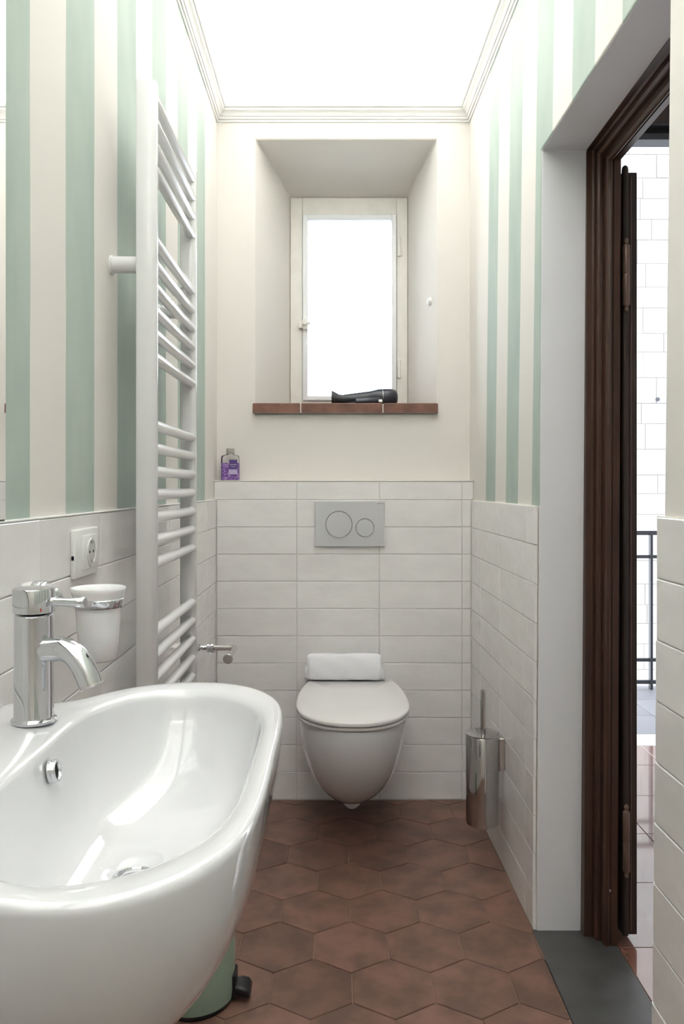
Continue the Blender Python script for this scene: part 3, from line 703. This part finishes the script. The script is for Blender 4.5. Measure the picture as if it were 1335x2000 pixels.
# ------------------------------------------------------------------ socket
sk = thing('wall_socket', 'white wall socket plate on the left tiles above the cup', 'socket', (XLT, 1.355, 1.018))
y0_, y1_ = 1.292, 1.418
G().box(XLT-0.0005, XLT+0.008, y0_, y1_, 0.978, 1.060, 0.0025).build('plate', M_PLW, sk, True, 40)
G().box(XLT+0.007, XLT+0.0105, y0_+0.036, y1_-0.014, 0.990, 1.048, 0.001).build('insert', M_PLW, sk, True, 40)
yc_, zc_ = 1.369, 1.019
G().lathe((XLT+0.0107, yc_, zc_), (1, 0, 0), [(0.0235, -0.0005), (0.0235, 0.0012), (0.0205, 0.0012), (0.0195, -0.004)], 44, False).build('recess_ring', M_PLW, sk, True, 40)
G().lathe((XLT+0.0108, yc_, zc_), (1, 0, 0), [(0.0198, 0.0), (0.0198, 0.0002)], 44).build('recess_face', mat('socket_recess', srgb(205, 205, 203), 0.4), sk)
for dy in (-0.0095, 0.0095): G().lathe((XLT+0.0112, yc_+dy, zc_), (1, 0, 0), [(0.0026, -0.001), (0.0026, 0.0002)], 14).build('pin_hole', M_HOLE, sk)
for s_ in (-1, 1): G().box(XLT+0.0108, XLT+0.0135, yc_-0.003, yc_+0.003, zc_+s_*0.0175-0.003, zc_+s_*0.0175+0.003, 0.0006).build('earth_clip', M_CHROME, sk)
G().box(XLT+0.002, XLT+0.006, y0_-0.0006, y0_+0.001, 1.010, 1.017).build('pry_slot', M_HOLE, sk)

# ------------------------------------------------------------------ cup and holder
Yc = 1.235; Xc = (192-CX)*Yc/F
cz = lambda py: CH-(py-CY)*Yc/F
chd = thing('cup_holder', 'chrome ring holder with round wall rosette above the basin', 'holder', (XLT, 1.175, 0.97))
G().lathe((XLT, 1.137, 0.975), (1, 0, 0), [(0.0200, 0), (0.0205, 0.001), (0.0205, 0.018), (0.019, 0.020)], 40).build('rosette', M_CHROME, chd, True, 40)
zr = cz(1176)
G().tube(crom([(XLT+0.010, 1.155, 0.973), (XLT+0.022, 1.168, 0.972), (Xc-0.043, 1.2, zr+0.005), (Xc-0.037, 1.215, zr)], 6, False), 0.005, 16).build('arm', M_CHROME, chd, True, 50)
G().lathe((XLT+0.019, 1.160, 0.973), (0.6, 0.8, 0), [(0.009, -0.002), (0.010, 0.0), (0.010, 0.004), (0.006, 0.006)], 24).build('collar', M_CHROME, chd, True, 40)
G().lathe((Xc, Yc, zr), (0, 0, 1), [(0.0362, -0.0065), (0.0385, -0.0068), (0.0395, -0.0055), (0.0398, 0.0055), (0.0386, 0.0068), (0.0362, 0.0066), (0.0362, -0.0065)], 56, False).build('ring', M_CHROME, chd, True, 40)
cup = thing('tumbler', 'white frosted glass toothbrush tumbler in the chrome ring', 'tumbler', (Xc, Yc, cz(1292)))
zb_ = cz(1290)
hgt = cz(1147)-zb_
cpf = [(0.020, 0), (0.0265, 0.0012), (0.0285, 0.004), (0.0318, 0.045), (0.0350, 0.085), (0.0355, hgt-0.022), (0.0385, hgt-0.015), (0.0405, hgt-0.008), (0.0425, hgt-0.003), (0.0418, hgt), (0.0395, hgt-0.0008), (0.036, hgt-0.009), (0.0335, hgt-0.02), (0.0325, 0.085), (0.0290, 0.03), (0.0255, 0.006), (0.018, 0.005)]
G().lathe((Xc, Yc, zb_), (0, 0, 1), cpf, 56).build('glass', M_CUP, cup, True, 60)

# ------------------------------------------------------------------ washbasin
ZR = 0.85; YS = 0.833
ws = thing('washbasin', 'large oval white ceramic washbasin with rear tap deck on the left wall', 'washbasin', (-0.25, YS, ZR))
def sym(half): 
    """half: (x, dy) from front centre (dy=0) to back centre (dy=0)"""
    up = half; dn = [(x, -d) for x, d in half[::-1] if d > 1e-6]
    return up+dn
outer_h = [(-0.0655, 0.0), (-0.0655, 0.07), (-0.067, 0.13), (-0.0725, 0.185), (-0.084, 0.225), (-0.105, 0.262), (-0.133, 0.288), (-0.165, 0.303), (-0.200, 0.307), (-0.238, 0.301), (-0.274, 0.286), (-0.303, 0.263), (-0.327, 0.234), (-0.347, 0.211), (-0.372, 0.2015), (-0.405, 0.200), (-0.4368, 0.200), (-0.4368, 0.12), (-0.4368, 0.04), (-0.4368, 0.0)]
inner_h = [(-0.090, 0.0), (-0.090, 0.055), (-0.0915, 0.11), (-0.098, 0.157), (-0.111, 0.194), (-0.130, 0.224), (-0.152, 0.246), (-0.178, 0.260), (-0.206, 0.2655), (-0.236, 0.260), (-0.262, 0.245), (-0.283, 0.223), (-0.299, 0.198), (-0.310, 0.172), (-0.317, 0.143), (-0.320, 0.115), (-0.321, 0.088), (-0.321, 0.058), (-0.321, 0.03), (-0.321, 0.0)]
def curve(h):
    pts = [(x, YS+d, 0) for x, d in sym(h)]
    return crom(pts, 5)
Oc, Ic = curve(outer_h), curve(inner_h); NB = len(Oc)
def offs(C, s_, z, cx=-0.25, back=False):
    out = []
    for p in C:
        x = cx+(p.x-cx)*s_; y = YS+(p.y-YS)*s_
        if back:
            w = max(0.0, min(1.0, (-0.33-p.x)/0.10)); x = x*(1-w)+max(-0.4368, p.x)*w
        out.append(Vector((x, y, z)))
    return out
def lerp(A, B, t_, z): return [Vector((a.x+(b.x-a.x)*t_, a.y+(b.y-a.y)*t_, z)) for a, b in zip(A, B)]
R = []
H = 0.262
# underside (from the bottom up)
def outer_scale(d): # d depth below the rim /H
    return (1-d**2.15)**0.55
ds = [1.0, 0.995, 0.98, 0.955, 0.92, 0.88, 0.83, 0.77, 0.70, 0.62, 0.54, 0.45, 0.36, 0.27, 0.19, 0.12, 0.07, 0.035]
for d in ds:
    s_ = max(outer_scale(d), 0.12); R.append(offs(Oc, s_, ZR-H*d, cx=-0.30, back=True))
R.append(offs(Oc, 0.999, ZR-0.0065, back=True)); R.append(lerp(Oc, Ic, 0.03, ZR-0.003)); R.append(lerp(Oc, Ic, 0.10, ZR-0.0006)); R.append(lerp(Oc, Ic, 0.2, ZR))
R.append(lerp(Oc, Ic, 0.5, ZR-0.0010)); R.append(lerp(Oc, Ic, 0.75, ZR-0.0026)); R.append(lerp(Oc, Ic, 0.9, ZR-0.0050)); R.append(lerp(Oc, Ic, 1.0, ZR-0.0090))
DX = -0.214
for s_, dz in ((0.996, 0.0108), (0.991, 0.0135), (0.985, 0.0175), (0.977, 0.023), (0.965, 0.031), (0.94, 0.045), (0.90, 0.062), (0.84, 0.084), (0.76, 0.102), (0.65, 0.115), (0.50, 0.1235), (0.35, 0.128), (0.22, 0.1305)):
    R.append([Vector((DX+(p.x-DX)*s_, YS+(p.y-YS)*s_, ZR-dz)) for p in Ic])
cr = []
for p in Ic:
    v = Vector((p.x-DX, p.y-YS, 0)).normalized()*0.0225; cr.append(Vector((DX+v.x, YS+v.y, ZR-0.1325)))
R.append(cr); R.append([Vector((DX+(p.x-DX)*0.95, YS+(p.y-YS)*0.95, ZR-0.137)) for p in cr])
G().rings(R).build('bowl', M_CER, ws, True, 75)
dr = G().lathe((DX, YS, ZR-0.1368), (0, 0, 1), [(0.0215, 0), (0.0228, 0.0035), (0.0215, 0.0065), (0.019, 0.0072), (0.0172, 0.005), (0.0155, 0.0062), (0.012, 0.0082), (0.001, 0.0092)], 48)
dr.build('drain', M_CHROME, ws, True, 40)
ov = Vector((-0.3085, 0.866, 0.8185)); on = Vector((1, 0, 0.18)).normalized()
G().lathe(ov, on, [(0.0125, -0.006), (0.0125, 0.0012), (0.0115, 0.0026), (0.0092, 0.0024), (0.0080, 0.0006), (0.0080, -0.005)], 40, False).build('overflow_ring', M_CHROME, ws, True, 50)
G().lathe(ov, on, [(0.0084, -0.003), (0.0084, -0.0006)], 32).build('overflow_hole', M_HOLE, ws)
G().lathe((-0.20, 0.85, 0.24), (0, 0, 1), [(0.026, 0), (0.031, 0.004), (0.031, 0.11), (0.020, 0.116), (0.0155, 0.118), (0.0155, 0.32)], 36).build('trap', M_CHROME, ws, True, 40)
G().tube([(-0.20, 0.85, 0.31), (-0.30, 0.85, 0.31), (XLT-0.001, 0.85, 0.31)], 0.0155, 24).build('waste_pipe', M_CHROME, ws, True, 40)

# tap
fx, fy = -0.364, 0.947
tp = thing('basin_tap', 'chrome single-lever mixer tap standing on the basin deck', 'tap', (fx, fy, ZR))
G().lathe((fx, fy, ZR-0.0012), (0, 0, 1), [(0.0245, 0), (0.0262, 0.001), (0.0262, 0.004), (0.0235, 0.0062), (0.0228, 0.0075), (0.0226, 0.128), (0.0215, 0.1295)], 64).build('body', M_CHROME, tp, True, 35)
G().lathe((fx, fy, ZR+0.1295), (0, 0, 1), [(0.022, 0), (0.0243, 0.0015), (0.0245, 0.028), (0.0235, 0.0298), (0.001, 0.0305)], 64).build('handle_cap', M_CHROME, tp, True, 35)
ld = Vector((0.985, -0.17, 0.0)).normalized(); lp = Vector((fx, fy, ZR+0.1435))+ld*0.010
G().lathe(lp, ld, [(0.0052, 0), (0.0052, 0.0445), (0.0066, 0.0455), (0.0066, 0.0545), (0.0055, 0.056)], 24).build('lever', M_CHROME, tp, True, 40)
sd = Vector((0.93, -0.37, 0)).normalized(); c0 = Vector((fx, fy, ZR+0.085))
def sp(r, z): return c0+sd*r+Vector((0, 0, z))
pts = crom([sp(0.012, 0.001), sp(0.03, 0.003), sp(0.045, 0.004), sp(0.058, 0.0), sp(0.068, -0.008), sp(0.077, -0.020), sp(0.084, -0.033)], 6, False)
G().tube(pts, 0.0142, 36).build('spout', M_CHROME, tp, True, 50)
e_ = (pts[-1]-pts[-2]).normalized()
G().lathe(pts[-1]+e_*0.0002, e_, [(0.0138, -0.001), (0.0138, 0.003), (0.0122, 0.0036), (0.0110, 0.0015)], 36).build('aerator', M_BRUSHED, tp, True, 40)
G().box(fx+0.0150, fx+0.0162, fy-0.0195, fy-0.0185, ZR+0.1335, ZR+0.1375).build('hot_mark', M_RED, tp)

# ------------------------------------------------------------------ pedal bin
bc = Vector((-0.315, 1.75, 0)); r_ = 0.088
bn = thing('pedal_bin', 'mint green round pedal bin on the floor under the basin', 'bin', bc)
G().lathe((bc.x, bc.y, 0.0003), (0, 0, 1), [(r_-0.006, 0), (r_-0.003, 0.002), (r_-0.002, 0.010), (r_-0.004, 0.012)], 56).build('base_ring', M_DARK, bn, True, 40)
G().lathe((bc.x, bc.y, 0.009), (0, 0, 1), [(r_-0.0045, 0), (r_-0.002, 0.0015), (r_, 0.02), (r_, 0.225), (r_-0.001, 0.227)], 56).build('body', M_MINT, bn, True, 40)
G().lathe((bc.x, bc.y, 0.2365), (0, 0, 1), [(r_, 0), (r_+0.002, 0.002), (r_+0.002, 0.010), (r_-0.008, 0.022), (r_-0.03, 0.031), (0.002, 0.035)], 56).build('lid', M_MINT, bn, True, 40)
pdx = bc.x+r_
g = G(); R = []
for x, hw_, z0_, z1_ in ((pdx-0.022, 0.018, 0.016, 0.030), (pdx-0.002, 0.020, 0.012, 0.034), (pdx+0.014, 0.026, 0.011, 0.036), (pdx+0.030, 0.027, 0.009, 0.031), (pdx+0.036, 0.022, 0.010, 0.024)):
    k = []
    for a in range(20):
        an = 2*PI*a/20; ca, sa_ = math.cos(an), math.sin(an)
        k.append((x, bc.y+hw_*math.copysign(abs(ca)**0.5, ca), (z0_+z1_)/2+(z1_-z0_)/2*math.copysign(abs(sa_)**0.5, sa_)))
    R.append(k)
g.rings(R).build('pedal', M_DARK, bn, True, 50)
G().box(pdx-0.006, pdx+0.004, bc.y-0.022, bc.y+0.022, 0.004, 0.060, 0.003).build('pedal_guide', M_DARK, bn)
